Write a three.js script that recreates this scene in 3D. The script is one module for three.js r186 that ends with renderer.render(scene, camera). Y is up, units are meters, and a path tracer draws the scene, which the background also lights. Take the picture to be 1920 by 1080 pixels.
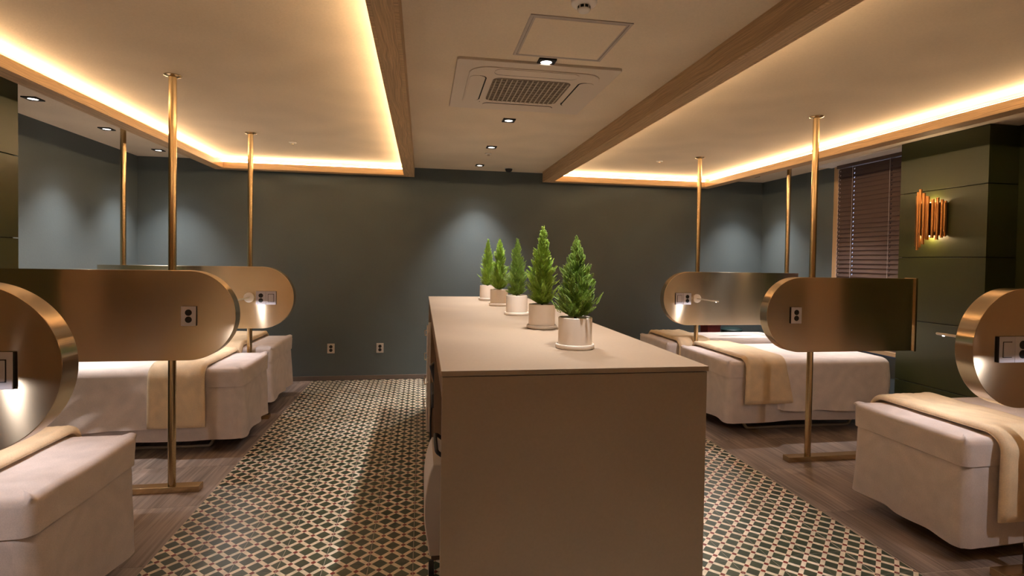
import * as THREE from 'three';
import { RoundedBoxGeometry } from 'three/addons/geometries/RoundedBoxGeometry.js';
import { mergeGeometries } from 'three/addons/utils/BufferGeometryUtils.js';
import { ImprovedNoise } from 'three/addons/math/ImprovedNoise.js';
import { RectAreaLightUniformsLib } from 'three/addons/lights/RectAreaLightUniformsLib.js';

// ------------------------------------------------------------------ camera, light, exposure
// x to the right, y up, d = distance into the room (world z = -d)
const scene = new THREE.Scene();
const camera = new THREE.PerspectiveCamera(2 * Math.atan(540 / 1008.1) * 180 / Math.PI, 1920 / 1080, 0.05, 60);
{
  const yaw = 0.1659, pitch = -0.0212, roll = 0.0155;
  const F = new THREE.Vector3(Math.sin(yaw) * Math.cos(pitch), Math.sin(pitch), -Math.cos(yaw) * Math.cos(pitch));
  const r = new THREE.Vector3(Math.cos(yaw), 0, Math.sin(yaw));
  const u = new THREE.Vector3().crossVectors(r, F);
  const R = r.clone().multiplyScalar(Math.cos(roll)).addScaledVector(u, Math.sin(roll));
  const U = u.clone().multiplyScalar(Math.cos(roll)).addScaledVector(r, -Math.sin(roll));
  camera.quaternion.setFromRotationMatrix(new THREE.Matrix4().makeBasis(R, U, F.clone().negate()));
  camera.position.set(0, 1.4, 0);
  camera.setViewOffset(1920, 1080, 0, 31.5, 1920, 1080);
}
const renderer = new THREE.WebGLRenderer({ antialias: true });
renderer.toneMapping = THREE.LinearToneMapping;
renderer.toneMappingExposure = 1.0;
renderer.shadowMap.enabled = true;
RectAreaLightUniformsLib.init();
scene.background = new THREE.Color().setRGB(0.55, 0.66, 1.0);        // evening sky behind the blinds
const LED_COLOR = new THREE.Color().setRGB(1.0, 0.69, 0.39), LED_POWER = 300;
const SPOT_COLOR = new THREE.Color().setRGB(1.0, 0.95, 0.94), SPOT_NARROW = 13, SPOT_WIDE = 1.0;
const ROD_COLOR = new THREE.Color().setRGB(1.0, 0.95, 0.98), ROD_POWER = 0.55;
const SCONCE_COLOR = new THREE.Color().setRGB(1.0, 0.74, 0.42), SCONCE_POWER = 0.28;

// ------------------------------------------------------------------ room measures
const CEIL = 2.4436, WALL_D = 6.3265, NEAR_D = -2.6, WALL_L = -3.0, WALL_R = 4.32;
const RING_Y = 2.3209, LIP_Y = 2.385, RW = 0.117;
const RINGS = [[-2.08, -0.2126], [1.5075, 3.392]], RING_D0 = 0.0, RING_D1 = 6.11;
const TILE_L = -1.209, TILE_R = 2.254;

// ------------------------------------------------------------------ helpers
const PN = new ImprovedNoise();
const noise = (x, y = 0, z = 0) => PN.noise(x + 17.3, y + 5.1, z + 9.7);
function rng(seed) { let a = seed >>> 0; return () => { a = (a + 0x6D2B79F5) >>> 0; let t = a; t = Math.imul(t ^ (t >>> 15), t | 1); t ^= t + Math.imul(t ^ (t >>> 7), t | 61); return ((t ^ (t >>> 14)) >>> 0) / 4294967296; }; }
const taken = {};
function numbered(n) { const k = taken[n] = (taken[n] ?? -1) + 1; return k ? `${n}_${String(k).padStart(3, '0')}` : n; }
function shadows(o) { o.castShadow = true; o.receiveShadow = true; return o; }
function thing(name, label, category, group) { const o = new THREE.Group(); o.name = numbered(name); o.userData = { label, category }; if (group) o.userData.group = group; scene.add(o); return o; }
function structure(name) { const o = new THREE.Group(); o.name = name; o.userData = { kind: 'structure' }; scene.add(o); return o; }
function part(parent, name, geo, mat, label) { const m = shadows(new THREE.Mesh(geo, mat)); m.name = name; if (label) m.userData.label = label; parent.add(m); return m; }
function solo(name, geo, mat, label, category, group) { const m = shadows(new THREE.Mesh(geo, mat)); m.name = numbered(name); m.userData = { label, category }; if (group) m.userData.group = group; scene.add(m); return m; }
// a box given by its extents, uv in metres
function box(x0, x1, y0, y1, d0, d1, r = 0) {
  const w = Math.abs(x1 - x0), h = Math.abs(y1 - y0), t = Math.abs(d1 - d0);
  const g = r > 0 ? new RoundedBoxGeometry(w, h, t, 2, Math.min(r, w / 2.01, h / 2.01, t / 2.01)) : new THREE.BoxGeometry(w, h, t);
  g.translate((x0 + x1) / 2, (y0 + y1) / 2, -(d0 + d1) / 2);
  return metreUV(g);
}
function metreUV(g) {
  const p = g.attributes.position, n = g.attributes.normal, uv = g.attributes.uv ?? new THREE.BufferAttribute(new Float32Array(p.count * 2), 2);
  for (let i = 0; i < p.count; i++) {
    const ax = Math.abs(n.getX(i)), ay = Math.abs(n.getY(i)), az = Math.abs(n.getZ(i));
    if (ay >= ax && ay >= az) uv.setXY(i, p.getX(i), p.getZ(i)); else if (ax >= az) uv.setXY(i, p.getZ(i), p.getY(i)); else uv.setXY(i, p.getX(i), p.getY(i));
  }
  g.setAttribute('uv', uv); return g;
}
const cyl = (r0, r1, h, x, y, d, seg = 24) => new THREE.CylinderGeometry(r0, r1, h, seg).translate(x, y, -d);      // upright, centred
const disc = (r, t, x, y, d, seg = 28) => new THREE.CylinderGeometry(r, r, t, seg).rotateX(Math.PI / 2).translate(x, y, -d);   // axis along the room
const tube = (pts, r, seg = 24, rad = 10) => new THREE.TubeGeometry(new THREE.CatmullRomCurve3(pts.map(([x, y, d]) => new THREE.Vector3(x, y, -d)), false, 'catmullrom', 0.2), seg, r, rad, false);
function merge(list) { return mergeGeometries(list.map((g) => { const q = g.index ? g.toNonIndexed() : g; for (const k of Object.keys(q.attributes)) if (!['position', 'normal', 'uv'].includes(k)) q.deleteAttribute(k); return q; })); }

// ------------------------------------------------------------------ textures and materials
function dataTexture(w, h, f, { srgb = true, repeat = [1, 1] } = {}) {
  const a = new Uint8Array(w * h * 4);
  for (let y = 0; y < h; y++) for (let x = 0; x < w; x++) { const c = f(x / w, y / h, x, y), k = (y * w + x) * 4; a[k] = c[0]; a[k + 1] = c[1]; a[k + 2] = c[2]; a[k + 3] = 255; }
  const t = new THREE.DataTexture(a, w, h, THREE.RGBAFormat);
  t.wrapS = t.wrapT = THREE.RepeatWrapping; t.magFilter = THREE.LinearFilter; t.minFilter = THREE.LinearMipmapLinearFilter; t.generateMipmaps = true; t.anisotropy = 8;
  if (srgb) t.colorSpace = THREE.SRGBColorSpace;
  t.repeat.set(...repeat); t.needsUpdate = true; return t;
}
// periodic noise on a torus so that repeats have no seam
const tn = (u, v, fu, fv, s = 0) => { const a = u * 2 * Math.PI, b = v * 2 * Math.PI; return (PN.noise(Math.cos(a) * fu / 6.28 + s, Math.sin(a) * fu / 6.28 + Math.cos(b) * fv / 6.28 + 3.1, Math.sin(b) * fv / 6.28 + s * 1.7)); };
const clampB = (v) => Math.max(0, Math.min(255, v));
const tint = (c, k) => c.map((v) => clampB(v * k));
const hash = (x, y, s) => { let h = Math.imul(x + 374761393, 668265263) ^ Math.imul(y + 1274126177, 2246822519) ^ Math.imul(s + 11, 3266489917); h = Math.imul(h ^ (h >>> 13), 1274126177); return ((h ^ (h >>> 16)) >>> 0) / 4294967296; };

const woodTex = dataTexture(512, 512, (u, v, x, y) => {
  const warp = tn(u, v, 5, 3, 2) * 0.05;
  const g1 = tn(u + 0.02 * warp, (v + warp) % 1, 3, 70, 1), g2 = tn(u, v, 8, 200, 7), p = hash(x >> 3, y, 3) - 0.5;
  return tint([192, 160, 120], 1 + 0.16 * g1 + 0.14 * g2 + 0.05 * p);
}, { repeat: [1 / 1.2, 1 / 0.5] });
const wood2Tex = woodTex.clone(); wood2Tex.rotation = Math.PI / 2; wood2Tex.needsUpdate = true;
const stoneTex = (s) => dataTexture(512, 512, (u, v, x, y) => {
  const a = tn(u, v, 40, 3, s), b = tn(u, v, 120, 6, s + 4), c = tn(u, v, 6, 3, s + 9), p = hash(x, y, 5) - 0.5;
  return tint([148, 132, 122], 1 + 0.2 * a + 0.14 * b + 0.22 * c + 0.06 * p);
}, { repeat: [1 / 0.6, 1 / 1.2] });
const cementTex = dataTexture(256, 256, (u, v, x, y) => {
  const A = (u + v) * 2, B = (u - v) * 2, fa = Math.abs(A - Math.round(A)), fb = Math.abs(B - Math.round(B));
  const w = 0.138, grain = 1 + 0.07 * (hash(x, y, 1) - 0.5) + 0.10 * tn(u, v, 9, 9, 4);
  const ia = Math.floor(A), ib = Math.floor(B), tone = 0.92 + 0.16 * hash(ia & 3, ib & 3, 8);
  if (fa < w && fb < w) return (fa + fb < 0.235) ? tint([124, 40, 30], grain) : tint([238, 222, 198], grain);
  if (fa < w || fb < w) return tint([238, 222, 198], grain);
  if (Math.abs(fa - w) < 0.012 || Math.abs(fb - w) < 0.012) return tint([120, 112, 92], grain);
  return tint([60, 72, 56], grain * tone);
});
const paintBump = dataTexture(256, 256, (u, v, x, y) => { const k = 128 + 60 * tn(u, v, 40, 40, 3) + 40 * (hash(x, y, 2) - 0.5); return [k, k, k]; }, { srgb: false, repeat: [2.5, 2.5] });
const weave = dataTexture(256, 256, (u, v, x, y) => { const k = 128 + 55 * Math.sin(x * Math.PI / 2) * Math.cos(y * Math.PI / 2) + 70 * (hash(x, y, 6) - 0.5); return [k, k, k]; }, { srgb: false, repeat: [8, 8] });
const fabricTone = (rgb, s) => dataTexture(256, 256, (u, v, x, y) => tint(rgb, 1 + 0.05 * tn(u, v, 8, 8, s) + 0.07 * (hash(x, y, s) - 0.5)), { repeat: [2, 2] });
const paintTone = (rgb, s) => dataTexture(256, 256, (u, v, x, y) => tint(rgb, 1 + 0.05 * tn(u, v, 4, 4, s) + 0.03 * (hash(x, y, s) - 0.5)), { repeat: [0.7, 0.7] });
const brushRough = dataTexture(64, 512, (u, v, x, y) => { const k = 128 + 70 * (hash(x >> 4, y, 9) - 0.5) + 50 * (hash(0, y, 10) - 0.5); return [k, k, k]; }, { srgb: false, repeat: [1, 3] });
const M = {};
const std = (o) => new THREE.MeshStandardMaterial(o), phy = (o) => new THREE.MeshPhysicalMaterial(o);
M.ceiling = std({ map: paintTone([224, 208, 184], 1), roughness: 0.9, bumpMap: paintBump, bumpScale: 0.0006 });
M.wall = std({ map: paintTone([87, 97, 98], 2), roughness: 0.62, bumpMap: paintBump, bumpScale: 0.0008 });
M.beige = std({ map: paintTone([188, 168, 144], 3), roughness: 0.8 });
M.green = std({ map: paintTone([53, 59, 25], 4), roughness: 0.42 });
M.greenGap = std({ color: '#171a0d', roughness: 0.9 });
M.base = std({ map: paintTone([108, 96, 88], 5), roughness: 0.6 });
M.wood = std({ map: woodTex, roughness: 0.55 });
M.wood2 = std({ map: wood2Tex, roughness: 0.55 });
M.grout = std({ color: '#c4b8aa', roughness: 0.95 });
M.stone = [0, 1, 2].map((k) => std({ map: stoneTex(k * 5 + 1), roughness: 0.46 }));
M.cement = ['#ffffff', '#f1ece6', '#e8e8e2'].map((c) => std({ map: cementTex, color: c, roughness: 0.4 }));
M.counter = std({ map: paintTone([152, 132, 110], 6), roughness: 0.48 });
M.counterDark = std({ map: paintTone([116, 92, 72], 7), roughness: 0.7 });
M.brass = phy({ color: new THREE.Color().setRGB(0.74, 0.61, 0.44), metalness: 1, roughness: 0.21, anisotropy: 0.95, anisotropyRotation: Math.PI / 2 });
M.brassPole = std({ color: new THREE.Color().setRGB(0.58, 0.43, 0.24), metalness: 1, roughness: 0.26 });
M.copper = std({ color: new THREE.Color().setRGB(0.52, 0.25, 0.085), metalness: 1, roughness: 0.3 });
M.black = std({ color: '#0b0a0a', roughness: 0.6 });
M.hole = std({ color: '#050505', roughness: 0.35 });
M.plate = std({ color: '#bdb8c2', roughness: 0.4 });
M.plateWarm = std({ color: '#cbbfb4', roughness: 0.45 });
M.white = std({ color: '#e8e2da', roughness: 0.5 });
M.whiteGloss = phy({ color: '#ded2c0', roughness: 0.18, clearcoat: 0.6, clearcoatRoughness: 0.08 });
M.cover = std({ map: fabricTone([222, 209, 203], 11), roughness: 0.92, bumpMap: weave, bumpScale: 0.0005 });
M.sheet = std({ map: fabricTone([233, 219, 211], 12), roughness: 0.92, bumpMap: weave, bumpScale: 0.0004 });
M.blanket = phy({ map: fabricTone([240, 214, 176], 13), roughness: 0.62, sheen: 0.5, sheenRoughness: 0.4, sheenColor: new THREE.Color('#e8d2b0') });
M.leaf = ['#9cc548', '#84ab42'].map((c) => phy({ color: c, vertexColors: true, roughness: 0.55, transmission: 0.12, thickness: 0 }));
M.bark = std({ color: '#4a3826', roughness: 0.9 });
M.soil = std({ color: '#2c2018', roughness: 1 });
M.lamp = std({ color: '#ffffff', emissive: new THREE.Color().setRGB(1, 0.93, 0.84), emissiveIntensity: 6 });
M.rodLamp = std({ color: '#ffffff', emissive: ROD_COLOR, emissiveIntensity: 6 });
M.led = std({ color: '#ffffff', emissive: LED_COLOR, emissiveIntensity: 9 });
M.steel = std({ color: '#c9b9a2', metalness: 0.7, roughness: 0.35 });
M.slat = std({ color: '#57453f', roughness: 0.5 });
M.cord = std({ color: '#cfcad0', roughness: 0.8 });
M.glass = phy({ color: '#ffffff', transmission: 1, thickness: 0, roughness: 0.02 });
M.acWhite = std({ color: '#d6c8b8', roughness: 0.5 });
M.acDark = std({ color: '#0d0a08', roughness: 0.8 });
M.acBack = std({ color: '#7d7162', roughness: 0.85 });
M.acBar = std({ color: '#b3a592', roughness: 0.6 });

// ------------------------------------------------------------------ floor
{
  const floor = structure('floor');
  part(floor, 'slab', box(WALL_L - 0.1, WALL_R + 0.35, -0.14, -0.001, NEAR_D - 0.1, WALL_D + 0.1), M.grout);
  const G = 0.0025, cells = [];
  const rows = []; for (let d = 2.096 - 0.2 * 24; d < WALL_D; d += 0.2) if (d + 0.2 > NEAR_D) rows.push([Math.max(d, NEAR_D), Math.min(d + 0.2, WALL_D)]);
  const cols = [[TILE_L, -1.025]]; for (let x = -1.025; x < 0.5; x += 0.2) cols.push([x, Math.min(x + 0.2, 0.5)]);
  const rc = [[2.05, TILE_R]]; for (let x = 2.05; x > 0.501; x -= 0.2) rc.push([Math.max(x - 0.2, 0.5), x]);
  for (const [x0, x1] of [...cols, ...rc]) for (const [d0, d1] of rows) cells.push([x0, x1, d0, d1]);
  const full = tileGeo(0.2, 0.2, 0, 0);
  function tileGeo(w, l, u0, v0) {
    const g = new THREE.BoxGeometry(w - G, 0.01, l - G), p = g.attributes.position, uv = g.attributes.uv;
    for (let i = 0; i < p.count; i++) uv.setXY(i, u0 + (p.getX(i) + w / 2) / 0.2, v0 + (l / 2 - p.getZ(i)) / 0.2);
    return g;
  }
  const seen = ([x0, x1, d0, d1]) => d1 > 1.9 && (x0 < 0.06 || x1 > 0.97);
  cells.sort((a, b) => (a[2] - b[2]) || (a[0] - b[0]));
  let n = 0; const rest = [];
  for (const c of cells) {
    const [x0, x1, d0, d1] = c, w = x1 - x0, l = d1 - d0, isFull = w > 0.199 && l > 0.199, left = x1 < 0.51;
    const g = isFull ? full : tileGeo(w, l, x0 === TILE_L || (!left && w < 0.199 && x1 < 1) ? 1 - w / 0.2 : 0, 0);
    if (seen(c) && n < 300) {
      const m = part(floor, 'tile', g, M.cement[Math.floor(hash(n, 3, 4) * 3)]);
      m.position.set((x0 + x1) / 2, -0.005, -(d0 + d1) / 2); n++;
    } else rest.push(g.clone().translate((x0 + x1) / 2, -0.005, -(d0 + d1) / 2));
  }
  part(floor, 'tile_field', merge(rest), M.cement[0]).userData.kind = 'stuff';
  // large wood-grained porcelain tiles on both sides
  const big = (xs, first) => {
    const ds = []; for (let d = first - 0.603 * 12; d < WALL_D; d += 0.603) if (d + 0.603 > NEAR_D) ds.push([Math.max(d, NEAR_D), Math.min(d + 0.603, WALL_D)]);
    let k = Math.round(Math.abs(first) * 10);
    for (let i = 0; i + 1 < xs.length; i++) for (const [d0, d1] of ds) {
      const g = box(xs[i] + 0.002, xs[i + 1] - 0.002, -0.01, 0, d0 + 0.002, d1 - 0.002);
      const uv = g.attributes.uv, o = hash(k, 1, 2); for (let q = 0; q < uv.count; q++) uv.setXY(q, uv.getX(q) + o, uv.getY(q) + o * 3);
      part(floor, 'stone_tile', g, M.stone[k % 3]); k += 1 + Math.floor(hash(k, 7, 7) * 2);
    }
  };
  big([WALL_L, -2.38, -1.78, TILE_L], 3.82);
  big([TILE_R, 2.825, 3.42, 4.02, WALL_R + 0.3], 3.885);
}

// ------------------------------------------------------------------ ceiling and walls
{
  const c = structure('ceiling'); part(c, 'plaster', box(WALL_L - 0.1, WALL_R + 0.4, CEIL, CEIL + 0.12, NEAR_D - 0.1, WALL_D + 0.1), M.ceiling);
  const wf = structure('wall_far'); part(wf, 'plaster', box(WALL_L - 0.1, WALL_R + 0.4, -0.1, CEIL, WALL_D, WALL_D + 0.1), M.wall);
  const wl = structure('wall_left'); part(wl, 'plaster', box(WALL_L - 0.1, WALL_L, -0.1, CEIL, 3.2, WALL_D), M.wall); part(wl, 'plaster', box(WALL_L - 0.1, WALL_L, -0.1, CEIL, NEAR_D, 3.2), M.beige);
  const wn = structure('wall_near'); part(wn, 'plaster', box(WALL_L - 0.1, WALL_R + 0.4, -0.1, CEIL, NEAR_D - 0.1, NEAR_D), M.beige);
  const wr = structure('wall_right');
  part(wr, 'plaster', merge([box(WALL_R, WALL_R + 0.1, -0.1, CEIL, 5.09, WALL_D), box(WALL_R, WALL_R + 0.1, -0.1, 0.54, 3.9, 5.09)]), M.wall); part(wr, 'plaster', box(WALL_R, WALL_R + 0.1, -0.1, CEIL, NEAR_D, 2.1), M.beige); part(wr, 'lining', box(WALL_R, WALL_R + 0.1, -0.1, CEIL, 2.1, 3.9), M.green);
  part(structure('baseboard_far'), 'board', box(WALL_L, WALL_R, 0, 0.052, WALL_D - 0.012, WALL_D, 0.003), M.base);
  part(structure('baseboard_left'), 'board', box(WALL_L, WALL_L + 0.012, 0, 0.052, 3.72, WALL_D - 0.013, 0.003), M.base);
  part(structure('baseboard_right'), 'board', box(WALL_R - 0.012, WALL_R, 0, 0.052, 4.04, WALL_D - 0.013, 0.003), M.base);

  // panelled green pillars
  const pillar = (name, face, back, d0, d1, seams) => {
    const s = structure(name), side = Math.sign(back - face), t = 0.018;
    part(s, 'core', box(face + side * t, back, 0, CEIL, d0 + t, d1 - t), M.greenGap);
    const ys = [0, ...seams, CEIL];
    for (let i = 0; i + 1 < ys.length; i++) {
      const a = ys[i] + (i ? 0.003 : 0), b = ys[i + 1] - 0.003;
      part(s, 'panel', box(face, face + side * t, a, b, d0, d1, 0.0015), M.green);
      part(s, 'panel', box(face + side * t, back, a, b, d0, d0 + t, 0.0015), M.green);
      part(s, 'panel', box(face + side * t, back, a, b, d1 - t, d1, 0.0015), M.green);
    }
  };
  pillar('wall_pillar_right', 4.055, WALL_R + 0.1, 3.30, 4.03, [0.425, 0.945, 1.472, 2.012]);
  pillar('wall_pillar_near', 4.055, WALL_R, 2.1, 2.86, [0.425, 0.945, 1.472, 2.012]);
  pillar('wall_pillar_left', -2.42, WALL_L, 2.7, 3.72, [0.425, 0.945, 1.486, 1.98]);

  // window with wooden frame behind the blind
  const w = structure('window_1');
  part(w, 'jamb', box(WALL_R - 0.015, WALL_R + 0.1, 0.6, CEIL, 5.02, 5.09, 0.003), M.wood2);
  part(w, 'jamb', box(WALL_R + 0.0, WALL_R + 0.1, 0.6, CEIL, 3.9, 3.96, 0.003), M.wood2);
  part(w, 'sill', box(WALL_R - 0.07, WALL_R + 0.1, 0.565, 0.605, 3.96, 5.12, 0.004), M.wood);
  part(w, 'mullion', box(WALL_R + 0.085, WALL_R + 0.115, 0.6, CEIL, 4.47, 4.51), M.black);
  part(w, 'rail', box(WALL_R + 0.085, WALL_R + 0.115, 0.6, 0.66, 3.9, 5.09), M.black);
  part(w, 'pane', box(WALL_R + 0.096, WALL_R + 0.102, 0.6, CEIL, 3.96, 4.48), M.glass);
  part(w, 'pane', box(WALL_R + 0.096, WALL_R + 0.102, 0.6, CEIL, 4.5, 5.05), M.glass);
  part(structure('trim_3'), 'curtain_box', box(4.1, WALL_R, CEIL - 0.012, CEIL, 4.03, 5.14, 0.002), M.white);
}

// wooden cove frames around the two ceiling trays, with hidden LED strips
RINGS.forEach(([x0, x1], i) => {
  const s = structure(`trim_${i + 1}`), t = 0.018, X0 = x0 - RW, X1 = x1 + RW, D0 = RING_D0 - RW, D1 = RING_D1 + RW;
  const side = (a, b, out) => {      // along the room: inner edge a, outer edge b
    const s1 = Math.sign(b - a);
    part(s, 'base_board', box(a + s1 * t, b - s1 * t, RING_Y, RING_Y + t, D0, D1, 0.001), M.wood2);
    part(s, 'lip_board', box(a, a + s1 * t, RING_Y, LIP_Y, RING_D0 - t, RING_D1 + t, 0.002), M.wood);
    part(s, 'back_board', box(b - s1 * t, b, RING_Y, CEIL, D0, D1, 0.002), M.wood);
  };
  side(x0, X0); side(x1, X1);
  for (const [a, b] of [[RING_D1, D1], [RING_D0, D0]]) {
    const s1 = Math.sign(b - a);
    part(s, 'base_board', box(x0 - t, x1 + t, RING_Y, RING_Y + t, a + s1 * t, b - s1 * t, 0.001), M.wood);
    part(s, 'lip_board', box(x0, x1, RING_Y, LIP_Y, a, a + s1 * t, 0.002), M.wood);
    part(s, 'back_board', box(X0 + t, X1 - t, RING_Y, CEIL, b - s1 * t, b, 0.002), M.wood);
  }
  const h = 0.02, yc = 2.404, o = RW - t;
  const led = (g, px, d, len, ry) => {
    part(s, 'led_strip', g, M.led);
    const L = new THREE.RectAreaLight(LED_COLOR, LED_POWER, len, h); L.position.set(px, yc, -d); L.rotation.set(1.12, ry, 0, 'YXZ'); scene.add(L); L.castShadow = true; L.name = 'led_strip_light';
  };
  const len = RING_D1 - RING_D0 + 0.1, dm = (RING_D0 + RING_D1) / 2, xm = (x0 + x1) / 2, wid = x1 - x0 + 0.1, e = 0.005;
  led(box(x0 - o, x0 - o + 0.004, yc - h / 2, yc + h / 2, dm - len / 2, dm + len / 2), x0 - o + e, dm, len, -Math.PI / 2);
  led(box(x1 + o - 0.004, x1 + o, yc - h / 2, yc + h / 2, dm - len / 2, dm + len / 2), x1 + o - e, dm, len, Math.PI / 2);
  led(box(xm - wid / 2, xm + wid / 2, yc - h / 2, yc + h / 2, RING_D1 + o - 0.004, RING_D1 + o), xm, RING_D1 + o - e, wid, Math.PI);
  led(box(xm - wid / 2, xm + wid / 2, yc - h / 2, yc + h / 2, RING_D0 - o, RING_D0 - o + 0.004), xm, RING_D0 - o + e, wid, 0);
});

// ------------------------------------------------------------------ recessed downlights
function downlight(x, d, label, group, level = 1) {
  const t = thing('downlight', label, 'ceiling light', group), y = CEIL;
  const sh = new THREE.Shape(); sh.moveTo(-0.046, -0.046); sh.lineTo(0.046, -0.046); sh.lineTo(0.046, 0.046); sh.lineTo(-0.046, 0.046); sh.closePath();
  const h = new THREE.Path(); h.absarc(0, 0, 0.03, 0, Math.PI * 2, true); sh.holes.push(h);
  part(t, 'trim', new THREE.ExtrudeGeometry(sh, { depth: 0.008, bevelEnabled: false, curveSegments: 24 }).rotateX(Math.PI / 2).translate(x, y, -d), M.black);
  part(t, 'lens', new THREE.CylinderGeometry(0.03, 0.03, 0.003, 28).translate(x, y - 0.0035, -d), M.lamp);
  for (const [angle, pen, pow] of [[42, 1, SPOT_NARROW], [56, 0.8, SPOT_WIDE]]) {
    const L = new THREE.SpotLight(SPOT_COLOR, pow * level, 0, angle * Math.PI / 180, pen, 2);
    L.position.set(x, y - 0.012, -d); L.target.position.set(x, 0, -d); L.castShadow = true; L.shadow.radius = 1.4; L.name = 'downlight_beam'; scene.add(L, L.target);
  }
}
downlight(0.63, 2.777, 'square black downlight between the ceiling hatch and the air conditioner');
downlight(0.626, 3.991, 'square black downlight just behind the air conditioner');
downlight(0.622, 4.976, 'square black downlight in front of the sprinkler head, second from far wall');
downlight(0.617, 5.96, 'square black downlight closest to the far wall, in line over the counter');
downlight(-2.612, 4.152, 'square black downlight in left ceiling strip beside the green pillar');
downlight(-2.611, 5.014, 'square black downlight in the middle of the left ceiling strip');
downlight(-2.612, 5.91, 'square black downlight in the far corner of the left ceiling strip');
downlight(3.66, 4.7, 'square black downlight in the middle of the right ceiling strip before the window');
downlight(0.632, 0.15, 'square black downlight over the aisle behind the viewer');
downlight(0.632, 1.75, 'square black downlight over the near end of the counter', undefined, 0.62);
downlight(3.92, 5.91, 'square black downlight in the far corner of the right ceiling strip');

// ------------------------------------------------------------------ island counter
{
  const t = thing('island_counter', 'long beige laminate island counter in the middle of the patterned floor', 'counter');
  const x0 = 0.0625, x1 = 0.966, d0 = 1.684, d1 = 5.045, top = 1.049, b = 0.004;
  part(t, 'worktop', box(x0, x1, top - 0.017, top, d0, d1, 0.0015), M.counter);
  part(t, 'end_panel', box(x0 + b, x1 - b, 0.0, top - 0.02, d0 + b, d0 + 0.026, 0.001), M.counter);
  part(t, 'end_panel', box(x0 + b, x1 - b, 0.0, top - 0.02, d1 - 0.026, d1 - b, 0.001), M.counter);
  part(t, 'back_panel', box(x1 - b - 0.02, x1 - b, 0.0, top - 0.02, d0 + 0.026, d1 - 0.026, 0.001), M.counter);
  for (const d of [2.86, 3.96]) part(t, 'divider', box(x0 + 0.008, x1 - 0.024, 0.0, top - 0.02, d, d + 0.02, 0.001), M.counterDark);
  part(t, 'inner_back', box(0.6, 0.612, 0.0, top - 0.02, d0 + 0.026, d1 - 0.026), M.counterDark);
  part(t, 'apron', box(x0 + 0.008, x0 + 0.026, 0.93, top - 0.02, d0 + 0.026, d1 - 0.026, 0.001), M.counterDark);
  part(t, 'shelf', box(x0 + 0.012, 0.6, 0.56, 0.58, 2.88, 3.96, 0.001), M.counterDark);

  // equipment standing in the open bays on the aisle side
  const c = thing('device_cart', 'beige wheeled treatment device with curved body under the counter near end', 'device');
  const sh = new THREE.Shape(); sh.moveTo(0.062, 0.5); sh.bezierCurveTo(0.03, 0.44, 0.022, 0.33, 0.03, 0.24); sh.lineTo(0.05, 0.11); sh.lineTo(0.36, 0.11); sh.lineTo(0.36, 0.5); sh.closePath();
  part(c, 'body', new THREE.ExtrudeGeometry(sh, { depth: 0.36, bevelEnabled: true, bevelSize: 0.006, bevelThickness: 0.006, bevelSegments: 2, curveSegments: 16 }).translate(0, 0, -2.7), M.plateWarm);
  part(c, 'skirt_panel', box(0.055, 0.35, 0.06, 0.11, 2.38, 2.66, 0.004), M.counterDark);
  for (const [x, d] of [[0.055, 2.36], [0.055, 2.67], [0.33, 2.36], [0.33, 2.67]]) {
    const wheel = part(c, 'wheel', new THREE.CylinderGeometry(0.035, 0.035, 0.022, 24).rotateZ(Math.PI / 2).translate(x, 0.035, -d), M.black);
    part(wheel, 'hub', new THREE.CylinderGeometry(0.02, 0.02, 0.026, 18).rotateZ(Math.PI / 2).translate(x, 0.035, -d), M.plate);
  }
  part(c, 'handle', tube([[0.13, 0.5, 2.4], [0.075, 0.54, 2.4], [0.075, 0.54, 2.64], [0.13, 0.5, 2.64]], 0.009), M.black);
  const k = thing('handpiece_station', 'black handpiece station on the counter shelf beyond the beige device', 'device');
  part(k, 'base', box(0.06, 0.3, 0.58, 0.66, 2.95, 3.25, 0.01), M.black);
  part(k, 'handpiece', new THREE.CapsuleGeometry(0.02, 0.14, 6, 14).rotateZ(0.25).translate(0.085, 0.73, -3.02), M.black);
  part(k, 'handpiece', new THREE.CapsuleGeometry(0.018, 0.12, 6, 14).rotateZ(0.2).translate(0.09, 0.72, -3.16), M.black);
  part(k, 'cable', tube([[0.07, 0.66, 3.02], [0.058, 0.5, 3.05], [0.06, 0.3, 3.02], [0.08, 0.24, 3.1]], 0.005), M.black);
  const p = thing('pedal_unit', 'small black floor unit with white knob standing under the counter shelf', 'device');
  part(p, 'body', box(0.055, 0.3, 0.0, 0.2, 2.95, 3.3, 0.015), M.black);
  part(p, 'knob', new THREE.SphereGeometry(0.016, 16, 12).translate(0.052, 0.12, -3.02), M.white);
  const y = thing('drawer_trolley', 'white drawer trolley with metal pulls at the far end of the counter', 'trolley');
  part(y, 'carcass', box(0.06, 0.5, 0.08, 0.86, 4.1, 4.6, 0.006), M.plateWarm);
  for (let i = 0; i < 4; i++) {
    const dr = part(y, 'drawer', box(0.046, 0.062, 0.09 + i * 0.19, 0.27 + i * 0.19, 4.11, 4.59, 0.004), M.plateWarm);
    part(dr, 'pull', tube([[0.048, 0.235 + i * 0.19, 4.2], [0.03, 0.235 + i * 0.19, 4.22], [0.03, 0.235 + i * 0.19, 4.48], [0.048, 0.235 + i * 0.19, 4.5]], 0.005), M.steel);
  }
  for (const [x, d] of [[0.1, 4.15], [0.1, 4.55], [0.46, 4.15], [0.46, 4.55]]) part(y, 'castor', new THREE.CylinderGeometry(0.035, 0.035, 0.025, 20).rotateZ(Math.PI / 2).translate(x, 0.035, -d).toNonIndexed(), M.black), part(y, 'castor_fork', box(x - 0.02, x + 0.02, 0.05, 0.085, d - 0.015, d + 0.015), M.steel);
}

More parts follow.
